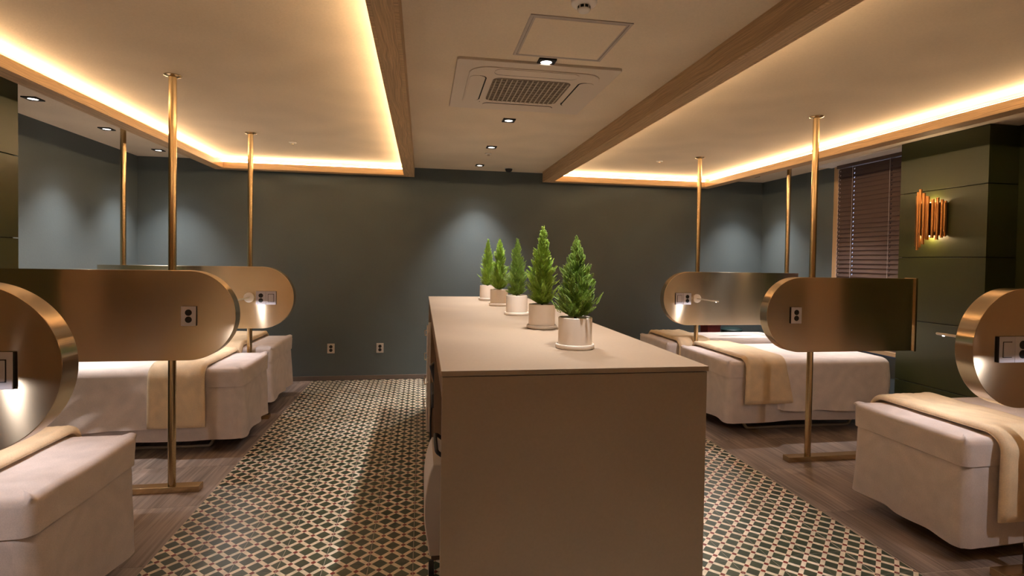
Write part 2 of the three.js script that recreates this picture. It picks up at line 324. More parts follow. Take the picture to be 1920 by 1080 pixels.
// ------------------------------------------------------------------ potted lemon cypresses
function foliage(H, W, seed, n) {
  // feathery upright sprays: each a bent stem set with short scale-leaf spikes
  const R = rng(seed), pos = [], idx = [], col = [];
  const v = (a) => new THREE.Vector3(...a), up = v([0, 1, 0]);
  const spike = (p, dir, len, r) => {
    const a = new THREE.Vector3().crossVectors(dir, Math.abs(dir.y) > 0.9 ? v([1, 0, 0]) : up).normalize(), b = new THREE.Vector3().crossVectors(dir, a);
    const k = pos.length / 3, mid = p.clone().addScaledVector(dir, len * 0.45);
    const pts = [p, mid.clone().addScaledVector(a, r), mid.clone().addScaledVector(b, r * 0.6), mid.clone().addScaledVector(a, -r), mid.clone().addScaledVector(b, -r * 0.6), p.clone().addScaledVector(dir, len)];
    for (const q of pts) pos.push(q.x, q.y, q.z);
    for (let i = 1; i <= 4; i++) { const j = i % 4 + 1; idx.push(k, k + i, k + j, k + 5, k + j, k + i); }
  };
  // outline: narrow at the stem, widest at a third of the height, drawn out to a thin tip
  const rad = (t) => W / 2 * (t < 0.28 ? 0.5 + 1.8 * t : Math.pow((1 - t) / 0.72, 0.92));
  for (let i = 0; i < n + 16; i++) {
    const t = i < n ? Math.pow((i + R()) / n, 1.1) * 0.95 : 0.86 + 0.15 * (i - n) / 15, th = i * 2.399963 + R() * 0.9, shade = 0.72 + 0.5 * R();
    const clump = 0.78 + 0.7 * noise(Math.cos(th) * 2.6 + seed, t * 9, Math.sin(th) * 2.6);
    const tipR = i < n ? rad(t) * (0.5 + 0.58 * R()) * clump + 0.004 : 0.004;
    const Ls = (0.042 + 0.04 * R()) * (1.0 - 0.76 * t) * (H / 0.36), lean = Math.min(1.25, (1.1 - 0.85 * t) * (0.5 + 0.8 * R()));
    const out = v([Math.cos(th), 0, Math.sin(th)]), tanv = v([-Math.sin(th), 0, Math.cos(th)]);
    let d = out.clone().multiplyScalar(Math.sin(lean)).addScaledVector(up, Math.cos(lean)).normalize();
    let p = out.clone().multiplyScalar(Math.max(0.002, tipR - Ls * Math.sin(lean) * 0.85)).addScaledVector(up, Math.max(0.004, t * H - 0.7 * Ls * Math.cos(lean)));
    const seg = 7, step = Ls / seg, roll = (R() - 0.5) * 2.4, side = tanv.clone().multiplyScalar(Math.cos(roll)).addScaledVector(out, Math.sin(roll)), k0 = pos.length / 3;
    for (let s = 0; s < seg; s++) {
      spike(p, d, step * 1.7, 0.0018);
      const len = (step * 1.9 + 0.006) * (1.1 - 0.7 * s / seg);
      for (const q of [-1, 1]) {
        const dd = d.clone().multiplyScalar(0.85).addScaledVector(side, q * (0.65 + 0.35 * R())).normalize();
        spike(p, dd, len, 0.0019);
        if (s < 5) { const m = p.clone().addScaledVector(dd, len * 0.5); spike(m, dd.clone().addScaledVector(d, 0.9).normalize(), len * 0.6, 0.0016); spike(m, dd.clone().addScaledVector(side, q * 0.6).normalize(), len * 0.5, 0.0015); }
      }
      p = p.clone().addScaledVector(d, step); d.addScaledVector(up, 0.05).addScaledVector(out, 0.04).addScaledVector(side, (R() - 0.5) * 0.3).normalize();
    }
    for (let k = k0; k < pos.length / 3; k++) col.push(shade * 1.05, shade, shade * 0.8);
  }
  const g = new THREE.BufferGeometry(); g.setAttribute('position', new THREE.Float32BufferAttribute(pos, 3)); g.setIndex(idx); g.computeVertexNormals();
  g.setAttribute('uv', new THREE.Float32BufferAttribute(new Float32Array(pos.length / 3 * 2), 2)); g.setAttribute('color', new THREE.Float32BufferAttribute(col, 3));
  return g;
}
{
  const potR = 0.068, potH = 0.125, Y0 = 1.049;
  const potPlain = phy({ color: '#eadccb', roughness: 0.5, clearcoat: 0.15, clearcoatRoughness: 0.2 });
  const lathe = (pts) => new THREE.LatheGeometry(pts.map(([r, y]) => new THREE.Vector2(r, y)), 64);
  const potG = lathe([[0, 0.012], [potR - 0.004, 0.012], [potR, 0.018], [potR, potH - 0.003], [potR - 0.003, potH], [potR - 0.006, potH - 0.003], [potR - 0.007, potH - 0.02], [0.001, potH - 0.02]]);
  const saucerG = lathe([[0, 0.0], [potR + 0.006, 0.0], [potR + 0.010, 0.004], [potR + 0.010, 0.016], [potR + 0.007, 0.019], [potR + 0.004, 0.017], [potR + 0.003, 0.006], [0.001, 0.006]]);
  const soilG = new THREE.CylinderGeometry(potR - 0.007, potR - 0.007, 0.01, 32).translate(0, potH - 0.018, 0);
  const trunkG = new THREE.CylinderGeometry(0.003, 0.006, 0.28, 10).translate(0, potH + 0.11, 0);
  const rows = [
    [0.612, 2.092, 0.325, 0.195, 41, 640, potPlain, 1, 'broad dark green cypress in white pot, nearest the viewer'],
    [0.615, 2.716, 0.40, 0.185, 87, 660, potPlain, 0, 'tallest bright green cypress with pointed tip, second pot from the viewer'],
    [0.6, 3.386, 0.36, 0.16, 23, 460, potPlain, 1, 'dark narrow cypress in the middle pot of the row on the counter'],
    [0.583, 4.057, 0.385, 0.165, 59, 460, potPlain, 0, 'bright cypress second from far end of the row of five pots'],
    [0.565, 4.647, 0.40, 0.17, 71, 460, potPlain, 0, 'small bright cypress farthest along the counter beside the wall glow'],
  ];
  for (const [x, d, H, W, seed, n, pm, lm, label] of rows) {
    const t = thing('potted_cypress', label, 'potted plant', 'potted cypresses in a row on the counter');
    t.position.set(x, Y0, -d);
    part(t, 'saucer', saucerG, potPlain); part(t, 'pot', potG, pm); part(t, 'soil', soilG, M.soil); part(t, 'trunk', trunkG, M.bark);
    const f = part(t, 'foliage', foliage(H, W, seed, n), M.leaf[lm]); f.position.y = potH - 0.004;
  }
}

// ------------------------------------------------------------------ brass partition panels between the beds
function outletPlate(parent, xc, yc, dFace, kind, front = 1) {
  const w = 0.08, h = 0.113, t = 0.012, b = part(parent, 'socket_box', box(xc - w / 2, xc + w / 2, yc - h / 2, yc + h / 2, dFace, dFace - front * (t - 0.003), 0.001), M.black);
  const f = dFace - front * (t - 0.003);
  part(b, 'cover_plate', box(xc - w / 2, xc + w / 2, yc - h / 2, yc + h / 2, f, f - front * 0.003, 0.0012), M.plate);
  if (kind === 'socket') for (const s of [-1, 1]) { part(b, 'socket', disc(0.0185, 0.002, xc, yc + s * 0.0205, f - front * 0.0032), M.hole); }
  else part(b, 'rocker_switch', box(xc - 0.021, xc + 0.021, yc - 0.032, yc + 0.032, f - front * 0.003, f - front * 0.007, 0.002), M.plate), part(b, 'switch_gap', box(xc - 0.024, xc + 0.024, yc - 0.035, yc + 0.035, f - front * 0.003, f - front * 0.0036), M.black);
}
function partition({ end, dir, d, len, poles, bar, outlets = [], rods = [], label, trim }) {
  const t = thing('brass_partition', label, 'partition', 'brass partitions between the treatment beds');
  const y0 = 0.782, y1 = 1.308, R = (y1 - y0) / 2, th = 0.08, yc = (y0 + y1) / 2;
  const sh = new THREE.Shape(), cx = dir * R;
  const e = dir * len;
  sh.moveTo(e, y0);
  sh.lineTo(cx, y0);
  if (dir > 0) sh.absarc(cx, yc, R, -Math.PI / 2, -Math.PI * 1.5, true); else sh.absarc(cx, yc, R, -Math.PI / 2, Math.PI / 2, false);
  sh.lineTo(e, y1); sh.closePath();
  const bev = 0.002;
  const UVG = {
    generateTopUV(g, v, a, b, c) { return [a, b, c].map((i) => new THREE.Vector2(v[i * 3], v[i * 3 + 1])); },
    generateSideWallUV(g, v, a, b, c, q) {
      const P = (i) => [v[i * 3], v[i * 3 + 1], v[i * 3 + 2]], A = P(a), B = P(b), L = Math.hypot(A[0] - B[0], A[1] - B[1]);
      const s = Math.atan2(A[1] - yc, A[0] - cx) * R;
      return [new THREE.Vector2(s, A[2]), new THREE.Vector2(s + L, B[2]), new THREE.Vector2(s + L, P(c)[2]), new THREE.Vector2(s, P(q)[2])];
    },
  };
  const g = new THREE.ExtrudeGeometry(sh, { depth: th - 2 * bev, bevelEnabled: true, bevelSize: bev, bevelThickness: bev, bevelOffset: -bev, bevelSegments: 2, curveSegments: 64, UVGenerator: UVG });
  g.translate(end, 0, -d - th + bev);
  part(t, 'panel', g, M.brass);
  if (trim) part(t, 'end_trim', box(end + e - dir * 0.012, end + e + dir * 0.006, y0 - 0.004, y1 + 0.004, d - 0.012, d + th + 0.004, 0.002), M.brassPole);
  const dp = d + th / 2;
  for (const px of poles) {
    part(t, 'pole', cyl(0.021, 0.021, CEIL - y1, px, (CEIL + y1) / 2, dp, 28), M.brassPole);
    part(t, 'pole', cyl(0.021, 0.021, y0 - 0.03, px, (y0 + 0.03) / 2, dp, 28), M.brassPole);
    part(t, 'ceiling_flange', new THREE.LatheGeometry([[0, 0], [0.046, 0], [0.046, -0.004], [0.03, -0.008], [0.023, -0.012], [0.0, -0.012]].map(([r, y]) => new THREE.Vector2(r, y)), 32).translate(px, CEIL, -dp), M.brassPole);
  }
  part(t, 'foot_bar', box(bar[0], bar[1], 0, 0.036, dp - 0.034, dp + 0.034, 0.002), M.brassPole);
  for (const [xc, kind, front] of outlets) outletPlate(t, xc, 1.043, front === -1 ? d + th : d, kind, front ?? 1);
  for (const [xc, front] of rods) {
    const f = front === -1 ? d + th : d, ex = f - front * 0.39;
    const ro = part(t, 'lamp_rod', tube([[xc, 1.046, f], [xc, 1.046, ex]], 0.0065, 2, 14), M.white);
    part(ro, 'lamp_base', new THREE.LatheGeometry([[0, 0.012], [0.038, 0.012], [0.042, 0.009], [0.042, 0]].map(([r, y]) => new THREE.Vector2(r, y)), 36).rotateX(front * Math.PI / 2).translate(xc, 1.046, -f), M.white);
    const ld = ex + front * 0.035;
    part(ro, 'lamp_lens', new THREE.CylinderGeometry(0.005, 0.005, 0.005, 14).translate(xc, 1.046 - 0.0075, -ld), M.rodLamp);
    const S = new THREE.SpotLight(ROD_COLOR, ROD_POWER, 0, 88.5 * Math.PI / 180, 0.06, 2); S.position.set(xc, 1.046 - 0.0125, -ld); S.target.position.set(xc, 0, -ld); S.castShadow = true; S.shadow.radius = 0.4; S.name = 'rod_lamp_light'; scene.add(S, S.target);
    part(ro, 'lamp_tip', new THREE.SphereGeometry(0.0066, 12, 8).translate(xc, 1.046, -ex), M.white);
  }
}
partition({ end: -1.083, dir: -1, d: 1.845, len: 1.5, poles: [-1.45, -2.41], bar: [-2.6, -1.285], outlets: [[-1.25, 'switch'], [-1.331, 'socket']], rods: [[-1.444, -1], [-1.444, 1]], label: 'brass partition with light switch cut off by the left edge of the picture' });
partition({ end: -1.083, dir: -1, d: 3.40, len: 1.25, poles: [-1.445], bar: [-2.35, -1.285], outlets: [[-1.337, 'socket']], label: 'brass partition with single socket standing between the first two left beds' });
partition({ end: -1.083, dir: -1, d: 4.86, len: 1.52, poles: [-1.45, -2.43], bar: [-2.6, -1.285], outlets: [[-1.347, 'socket'], [-1.266, 'switch']], rods: [[-1.444, 1]], label: 'farthest left brass partition with socket, switch and white rod lamp' });
partition({ end: 2.345, dir: 1, d: 1.95, len: 1.4, poles: [2.735], bar: [2.565, 3.7], outlets: [[2.509, 'switch'], [2.59, 'socket']], rods: [[2.685, -1], [2.78, 1]], label: 'brass partition with switch and socket cut off by the right edge of the picture' });
partition({ end: 2.36, dir: 1, d: 3.375, len: 1.19, poles: [2.735], bar: [2.565, 3.55], outlets: [[2.58, 'socket']], trim: true, label: 'brass partition with squared wall end in front of the green pillar on the right' });
partition({ end: 2.335, dir: 1, d: 4.935, len: 1.46, poles: [2.705, 3.69], bar: [2.53, 3.8], outlets: [[2.496, 'switch'], [2.578, 'socket']], rods: [[2.683, 1]], label: 'farthest right brass partition with switch, socket and white rod lamp' });

// ------------------------------------------------------------------ treatment beds with covers, sheets and blankets
// a ring surface around a rounded rectangle; rows list [inset, y]; wob(s, t, nx, nd) gives an outward offset
function ringCloth(x0, x1, d0, d1, r, rows, wob, lift) {
  const cs = 8, nx = Math.max(8, Math.round((x1 - x0) / 0.025)), nd = Math.max(8, Math.round((d1 - d0) / 0.025));
  const ring = (inset) => {
    const a0 = x0 + inset, a1 = x1 - inset, b0 = d0 + inset, b1 = d1 - inset, rr = Math.max(0.004, Math.min(r - inset * 0.6, (a1 - a0) / 2.1, (b1 - b0) / 2.1)), P = [];
    const corner = (cx, cd, st) => { for (let i = 0; i <= cs; i++) { const a = st + i / cs * Math.PI / 2; P.push([cx + rr * Math.cos(a), cd + rr * Math.sin(a), Math.cos(a), Math.sin(a), i === cs / 2 ? 1 : 0]); } };
    const line = (p, q, n, nx_, nd_) => { for (let i = 1; i < n; i++) P.push([p[0] + (q[0] - p[0]) * i / n, p[1] + (q[1] - p[1]) * i / n, nx_, nd_, 0]); };
    corner(a1 - rr, b0 + rr, -Math.PI / 2); line([a1, b0 + rr], [a1, b1 - rr], nd, 1, 0);
    corner(a1 - rr, b1 - rr, 0); line([a1 - rr, b1], [a0 + rr, b1], nx, 0, 1);
    corner(a0 + rr, b1 - rr, Math.PI / 2); line([a0, b1 - rr], [a0, b0 + rr], nd, -1, 0);
    corner(a0 + rr, b0 + rr, Math.PI); line([a0 + rr, b0], [a1 - rr, b0], nx, 0, -1);
    return P;
  };
  const base = ring(0), S = [0]; for (let i = 1; i <= base.length; i++) { const a = base[i - 1], b = base[i % base.length]; S.push(S[i - 1] + Math.hypot(a[0] - b[0], a[1] - b[1])); }
  const N = base.length, pos = [], uv = [], idx = [], V = [0]; for (let k = 1; k < rows.length; k++) V.push(V[k - 1] + Math.hypot(rows[k][0] - rows[k - 1][0], rows[k][1] - rows[k - 1][1]));
  rows.forEach(([inset, y], k) => {
    const P = ring(inset);
    for (let i = 0; i <= N; i++) {
      const q = P[i % N], t = k / (rows.length - 1), w = wob ? wob(S[i % N], y, q, k) : 0, ly = lift ? lift(q, y, k) : 0;
      const X = q[0] + q[2] * w, D = q[1] + q[3] * w;
      pos.push(X, y + ly, -D); uv.push(k < 6 && inset > 0.02 ? X : S[i], k < 6 && inset > 0.02 ? D : V[k]);
    }
  });
  for (let k = 0; k + 1 < rows.length; k++) for (let i = 0; i < N; i++) { const a = k * (N + 1) + i, b = a + 1, c = a + N + 1, e = c + 1; idx.push(a, b, c, b, e, c); }
  const g = new THREE.BufferGeometry(); g.setAttribute('position', new THREE.Float32BufferAttribute(pos, 3)); g.setAttribute('uv', new THREE.Float32BufferAttribute(uv, 2)); g.setIndex(idx); g.computeVertexNormals();
  // the seam of the ring shares its normals
  const n = g.attributes.normal; for (let k = 0; k < rows.length; k++) { const a = k * (N + 1), b = a + N; n.setXYZ(b, n.getX(a), n.getY(a), n.getZ(a)); }
  return g;
}
// a folded blanket lying across the bed and hanging down both sides
function throwCloth(x0, x1, d0, d1, top, hemA, hemB, R, th, seed, slant) {
  const st = [], n = 14, line = (a, b, k) => { for (let i = 0; i < k; i++) st.push([a[0] + (b[0] - a[0]) * i / k, a[1] + (b[1] - a[1]) * i / k, a[2], a[3]]); };
  line([d0, hemA, -1, 0], [d0, top - R, -1, 0], n);
  for (let i = 0; i < 10; i++) { const a = i / 10 * Math.PI / 2; st.push([d0 + R - R * Math.cos(a), top - R + R * Math.sin(a), -Math.cos(a), Math.sin(a)]); }
  line([d0 + R, top, 0, 1], [d1 - R, top, 0, 1], 26);
  for (let i = 0; i < 10; i++) { const a = i / 10 * Math.PI / 2; st.push([d1 - R + R * Math.sin(a), top - R + R * Math.cos(a), Math.sin(a), Math.cos(a)]); }
  line([d1, top - R, 1, 0], [d1, hemB, 1, 0], n); st.push([d1, hemB, 1, 0]);
  const prof = []; const m = 28;
  for (let i = 0; i < m; i++) prof.push([i / (m - 1), 1]); for (let i = m - 1; i >= 0; i--) prof.push([i / (m - 1), 0]);
  const pos = [], uv = [], idx = [], K = prof.length; let run = 0;
  st.forEach(([d, y, nd, ny], j) => {
    if (j) run += Math.hypot(d - st[j - 1][0], y - st[j - 1][1]);
    const hang = Math.max(0, top - R - y), shift = 0, flare = 0.10 * hang;
    prof.forEach(([u, o]) => {
      const edge = Math.min(u, 1 - u) * (x1 - x0), rnd = Math.sqrt(Math.max(0, 1 - Math.pow(1 - Math.min(1, edge / 0.02), 2)));
      const endf = Math.min(1, Math.min(j, st.length - 1 - j) / 1.5), sq = Math.sqrt(Math.max(0, 1 - (1 - endf) * (1 - endf)));
      const wr = (0.006 * noise(u * 5 + seed, run * 5, seed) + 0.004 * noise(u * 13, run * 14, seed + 4)) * rnd;
      const off = o ? 0.004 + (th * (0.25 + 0.75 * rnd) + wr + 0.012 * hang * Math.sin(u * 9 + seed)) * (0.2 + 0.8 * sq) : -0.002 + 0.012 * hang * Math.sin(u * 9 + seed) * rnd;
      const x = x0 + (x1 - x0) * (u + (u - 0.5) * flare) + slant * hang * u;
      pos.push(x, y + ny * off, -(d + nd * off)); uv.push(u * (x1 - x0), run);
    });
  });
  for (let j = 0; j + 1 < st.length; j++) for (let i = 0; i < K; i++) { const a = j * K + i, b = j * K + (i + 1) % K, c = a + K, e = b + K; idx.push(a, b, c, b, e, c); }
  for (const [base, flip] of [[0, 1], [(st.length - 1) * K, 0]]) for (let i = 0; i + 1 < m; i++) { const a = base + i, b = base + i + 1, c = base + K - 1 - i, e = base + K - 2 - i; flip ? idx.push(a, c, b, b, c, e) : idx.push(a, b, c, b, e, c); }
  const g = new THREE.BufferGeometry(); g.setAttribute('position', new THREE.Float32BufferAttribute(pos, 3)); g.setAttribute('uv', new THREE.Float32BufferAttribute(uv, 2)); g.setIndex(idx); g.computeVertexNormals(); return g;
}
function bed({ foot, dir, d0, d1, top, len, seed, label, sheetLabel, blanketLabel, turn = 0, blanketAt = 0.26, hem = 0.22, slant = 0 }) {
  const t = thing('treatment_bed', label, 'bed', 'treatment beds along both walls');
  const hx = foot + dir * len, x0 = Math.min(foot, hx), x1 = Math.max(foot, hx), dm = (d0 + d1) / 2;
  const seam = top - 0.13, E = 0.03;
  const ear = (q, y) => (q[4] && Math.sign(q[2]) === -dir ? 1 : 0);
  const rows = [[(d1 - d0) / 2 - 0.012, top + 0.006], [0.22, top + 0.006], [0.12, top + 0.004], [0.07, top + 0.002], [E, top]];
  for (let i = 1; i <= 6; i++) { const a = i / 6 * Math.PI / 2; rows.push([E - E * Math.sin(a), top - E + E * Math.cos(a)]); }
  for (let i = 1; i <= 4; i++) rows.push([0.001 * i, top - E - (0.13 - E) * i / 4]);
  const cov = ringCloth(x0, x1, d0, d1, 0.045, rows, (s, y, q, k) => 0.004 * noise(s * 4, y * 6, seed) + (k > 3 && k < 9 ? 0.012 * ear(q, y) : 0), (q, y, k) => 0.004 * noise(q[0] * 4, q[1] * 4, seed) + (k > 3 && k < 9 ? 0.010 * ear(q, y) : 0));
  part(t, 'top_cover', cov, M.cover);
  const sk = [[0.03, seam + 0.014], [0.012, seam + 0.003], [0.008, seam - 0.006]]; const hemY = 0.10;
  for (let i = 1; i <= 16; i++) sk.push([0.007, seam - 0.006 - (seam - 0.006 - hemY) * i / 16]);
  const folds = (s, y, q) => {
    const tt = Math.max(0, (seam - y) / (seam - hemY)), long = Math.abs(q[3]) > 0.8 ? 0.22 : 0.9;
    return Math.pow(tt, 0.75) * long * (0.014 * Math.sin(s * 17 + 2 * noise(s * 1.3, 0, seed) * 3 + seed) + 0.02 * noise(s * 3.1, tt * 0.6, seed + 3) + 0.008 * noise(s * 9, tt * 2, seed)) + 0.004 * tt * tt - 0.002;
  };
  part(t, 'skirt', ringCloth(x0, x1, d0, d1, 0.06, sk, folds, (q, y, k) => k > 2 ? (k - 2) / 16 * (0.022 * noise(q[0] * 1.7, q[1] * 1.7, seed + 8)) : 0), M.cover);
  part(t, 'base_frame', box(x0 + 0.1, x1 - 0.1, 0.1, seam + 0.05, d0 + 0.07, d1 - 0.07, 0.01), M.counterDark);
  for (const dd of [d0 + 0.14, d1 - 0.14]) {
    const a = foot + dir * 0.235, b = hx - dir * 0.235;
    part(t, 'leg_loop', tube([[a, 0.2, dd], [a + dir * 0.004, 0.06, dd], [a + dir * 0.03, 0.017, dd], [a + dir * 0.1, 0.013, dd], [b - dir * 0.1, 0.013, dd], [b - dir * 0.03, 0.017, dd], [b - dir * 0.004, 0.06, dd], [b, 0.2, dd]], 0.013, 90, 12), M.steel);
  }
  // sheet over the lying surface, hanging to mid height
  const sx0 = foot + dir * (blanketAt + 0.30), sx1 = hx + dir * 0.014, a0 = Math.min(sx0, sx1), a1 = Math.max(sx0, sx1), b0 = d0 - 0.014, b1 = d1 + 0.014, ES = 0.065, sTop = top + 0.016, sHem = 0.19;
  const sr = [[(b1 - b0) / 2 - 0.01, sTop + 0.004], [0.2, sTop + 0.004], [0.12, sTop + 0.002], [ES, sTop]];
  for (let i = 1; i <= 8; i++) { const a = i / 8 * Math.PI / 2; sr.push([ES - ES * Math.sin(a), sTop - ES + ES * Math.cos(a)]); }
  for (let i = 1; i <= 14; i++) sr.push([0, sTop - ES - (sTop - ES - sHem) * i / 14]);
  const sheet = ringCloth(a0, a1, b0, b1, 0.06, sr, (s, y, q) => {
    const tt = Math.max(0, (sTop - ES - y) / (sTop - ES - sHem)); if (q[2] * dir < -0.3) return -0.002;
    return tt * (0.014 * Math.sin(s * 11 + 4 * noise(s * 1.1, 1, seed)) + 0.03 * noise(s * 3 - tt, tt * 1.3, seed + 6) + 0.016 * noise(s * 7 + 3 * tt, tt * 2.5, seed + 2)) + 0.004 + 0.018 * tt;
  }, (q, y, k) => (k < 4 ? 0.004 * noise(q[0] * 5, q[1] * 5, seed + 5) : 0) + (y < 0.3 ? 0.02 * noise(q[0] * 2.4, q[1] * 2.4, seed + 1) : 0));
  const sm = solo('bed_sheet', sheet, M.sheet, sheetLabel, 'bed sheet', 'sheets spread on the treatment beds');
  const ba = foot + dir * blanketAt, bb = foot + dir * (blanketAt + 0.36);
  const bl = solo('folded_blanket', throwCloth(Math.min(ba, bb), Math.max(ba, bb), d0 - 0.03, d1 + 0.03, top + 0.022, hem, 0.24, 0.08, 0.024, seed * 1.37, slant), M.blanket, blanketLabel, 'blanket', 'folded blankets laid across the beds');
  if (turn) for (const o of [t, sm, bl]) { const piv = new THREE.Vector3(foot + dir * 0.7, 0, -dm); o.position.copy(piv).sub(piv.clone().applyAxisAngle(new THREE.Vector3(0, 1, 0), turn)); o.rotation.y = turn; }
}
const L = ['left', 'right'];
bed({ foot: -1.236, dir: -1, d0: 1.955, d1: 2.63, top: 0.60, len: 1.65, seed: 3.1, blanketAt: 0.25, label: 'treatment bed in fabric cover at the lower left corner of the picture', sheetLabel: 'pale sheet on the lower left bed behind the cropped brass partition', blanketLabel: 'beige folded blanket on the bed at the lower left corner' });
bed({ foot: -1.245, dir: -1, d0: 4.06, d1: 4.735, top: 0.60, len: 1.6, seed: 7.4, blanketAt: 0.24, hem: 0.2, label: 'treatment bed behind the left partition with the single socket', sheetLabel: 'pale sheet hanging wrinkled down the side of the middle left bed', blanketLabel: 'beige blanket hanging behind the brass pole of the middle left bed' });
bed({ foot: -1.29, dir: -1, d0: 4.985, d1: 5.77, top: 0.597, len: 1.6, seed: 11.9, blanketAt: 0.24, label: 'farthest treatment bed on the left, against the blue-grey wall', sheetLabel: 'pale sheet on the farthest left bed, mostly hidden by the partition', blanketLabel: 'beige blanket on the farthest left bed beside the far partition pole' });
bed({ foot: 2.485, dir: 1, d0: 2.085, d1: 2.755, top: 0.60, len: 1.48, seed: 15.2, blanketAt: 0.16, turn: 0.0, label: 'treatment bed at the lower right with metal foot loop showing under its skirt', sheetLabel: 'pale sheet on the lower right bed beneath the cropped brass partition', blanketLabel: 'beige folded blanket on the bed at the lower right' });
bed({ foot: 2.45, dir: 1, d0: 3.98, d1: 4.82, top: 0.60, len: 1.5, seed: 21.7, blanketAt: 0.14, hem: 0.26, slant: 0.22, label: 'treatment bed beside the green pillar, behind the squared right partition', sheetLabel: 'pale sheet tucked over the middle right bed beside the green pillar', blanketLabel: 'beige blanket draped over the side of the middle right bed' });
bed({ foot: 2.42, dir: 1, d0: 5.03, d1: 5.72, top: 0.59, len: 1.5, seed: 27.3, blanketAt: 0.12, label: 'farthest treatment bed on the right, below the partition with the white rod', sheetLabel: 'pale sheet on the farthest right bed near the window', blanketLabel: 'beige blanket on the farthest right bed beside the partition pole' });

// ------------------------------------------------------------------ ceiling fittings
{
  const t = thing('ceiling_air_conditioner', 'square white cassette air conditioner in the central ceiling strip', 'air conditioner');
  const x0 = 0.1704, d0 = 2.7995, w = 0.887, xc = x0 + w / 2, dc = d0 + w / 2, y = CEIL - 0.014;
  const rr = (hw, hd, r) => { const s = new THREE.Shape(); s.moveTo(-hw + r, -hd); s.lineTo(hw - r, -hd); s.absarc(hw - r, -hd + r, r, -Math.PI / 2, 0, false); s.lineTo(hw, hd - r); s.absarc(hw - r, hd - r, r, 0, Math.PI / 2, false); s.lineTo(-hw + r, hd); s.absarc(-hw + r, hd - r, r, Math.PI / 2, Math.PI, false); s.lineTo(-hw, -hd + r); s.absarc(-hw + r, -hd + r, r, Math.PI, Math.PI * 1.5, false); return s; };
  const flat = (s, h, cx, yb, cd, bev = 0.0015) => new THREE.ExtrudeGeometry(s, { depth: h, bevelEnabled: bev > 0, bevelSize: bev, bevelThickness: bev, bevelSegments: 2, curveSegments: 14 }).rotateX(-Math.PI / 2).translate(cx, yb, -cd);
  part(t, 'body', flat(rr(w / 2, w / 2, 0.015), 0.012, xc, y + 0.003, dc, 0.003), M.acWhite);
  part(t, 'groove', flat(rr(0.372, 0.372, 0.11), 0.004, xc, y + 0.0005, dc, 0), M.acDark);
  part(t, 'front_panel', flat(rr(0.369, 0.369, 0.108), 0.006, xc, y - 0.004, dc), M.acWhite);
  for (let k = 0; k < 4; k++) {
    const vane = new THREE.Group(), a = k * Math.PI / 2;
    const cxv = xc + Math.sin(a) * 0.318, cdv = dc + Math.cos(a) * 0.318, along = k % 2 === 0;
    const hw = along ? 0.235 : 0.043, hd = along ? 0.043 : 0.235;
    const slot = part(t, 'air_slot', flat(rr(hw, hd, 0.04), 0.003, cxv - Math.sin(a) * 0.009, y - 0.0066, cdv - Math.cos(a) * 0.009, 0), M.acDark);
    part(slot, 'vane', flat(rr(hw, hd, 0.04), 0.0015, cxv, y - 0.0075, cdv, 0.0005), M.acWhite);
  }
  part(t, 'grille_backing', flat(rr(0.228, 0.22, 0.045), 0.002, xc, y - 0.0065, dc, 0), M.acBack);
  for (let i = 0; i < 15; i++) { const x = xc - 0.21 + i * 0.03, hd = Math.abs(x - xc) > 0.19 ? 0.195 : 0.218; part(t, 'grille_bar', box(x - 0.004, x + 0.004, y - 0.0115, y - 0.0065, dc - hd, dc + hd, 0.001), M.acBar); }
  for (let i = 0; i < 9; i++) part(t, 'grille_cross_bar', box(xc - 0.222, xc + 0.222, y - 0.009, y - 0.0065, dc - 0.19 + i * 0.0475 - 0.001, dc - 0.19 + i * 0.0475 + 0.001), M.acBack);
  part(t, 'indicator', box(xc + 0.262, xc + 0.268, y - 0.0062, y - 0.0045, dc + 0.17, dc + 0.19), M.acDark);
  part(t, 'indicator', box(xc - 0.262, xc - 0.256, y - 0.0062, y - 0.0045, dc + 0.255, dc + 0.262), M.acDark);

  const h = thing('ceiling_hatch', 'square access hatch with aluminium frame in front of the air conditioner', 'hatch');
  const hx = 0.4468, hd = 2.2623, hw = 0.4513, al = std({ color: '#b9aca2', roughness: 0.45, metalness: 0.3 });
  part(h, 'frame', merge([box(hx - 0.004, hx + hw + 0.004, CEIL - 0.004, CEIL, hd - 0.004, hd + 0.010), box(hx - 0.004, hx + hw + 0.004, CEIL - 0.004, CEIL, hd + hw - 0.010, hd + hw + 0.004), box(hx - 0.004, hx + 0.010, CEIL - 0.004, CEIL, hd + 0.010, hd + hw - 0.010), box(hx + hw - 0.010, hx + hw + 0.004, CEIL - 0.004, CEIL, hd + 0.010, hd + hw - 0.010)]), al);
  part(h, 'gap', box(hx + 0.010, hx + hw - 0.010, CEIL - 0.0012, CEIL, hd + 0.010, hd + hw - 0.010), M.black);
  part(h, 'door_frame', box(hx + 0.012, hx + hw - 0.012, CEIL - 0.0038, CEIL - 0.0012, hd + 0.012, hd + hw - 0.012), al);
  part(h, 'door', box(hx + 0.021, hx + hw - 0.021, CEIL - 0.0044, CEIL - 0.0038, hd + 0.021, hd + hw - 0.021), M.ceiling);

  const s = thing('smoke_detector', 'round white smoke detector in front of the ceiling hatch', 'smoke detector');
  const lt = (pts, m, n) => part(s, n, new THREE.LatheGeometry(pts.map(([r, yy]) => new THREE.Vector2(r, yy)), 40).translate(0.624, CEIL, -2.09), m);
  lt([[0, 0], [0.05, 0], [0.052, -0.003], [0.052, -0.016], [0.048, -0.024], [0.026, -0.03], [0, -0.03]], M.white, 'base');
  lt([[0.0, -0.03], [0.024, -0.03], [0.024, -0.042], [0, -0.042]], M.black, 'chamber');
  lt([[0, -0.042], [0.026, -0.042], [0.026, -0.045], [0.02, -0.052], [0, -0.053]], M.white, 'cap');
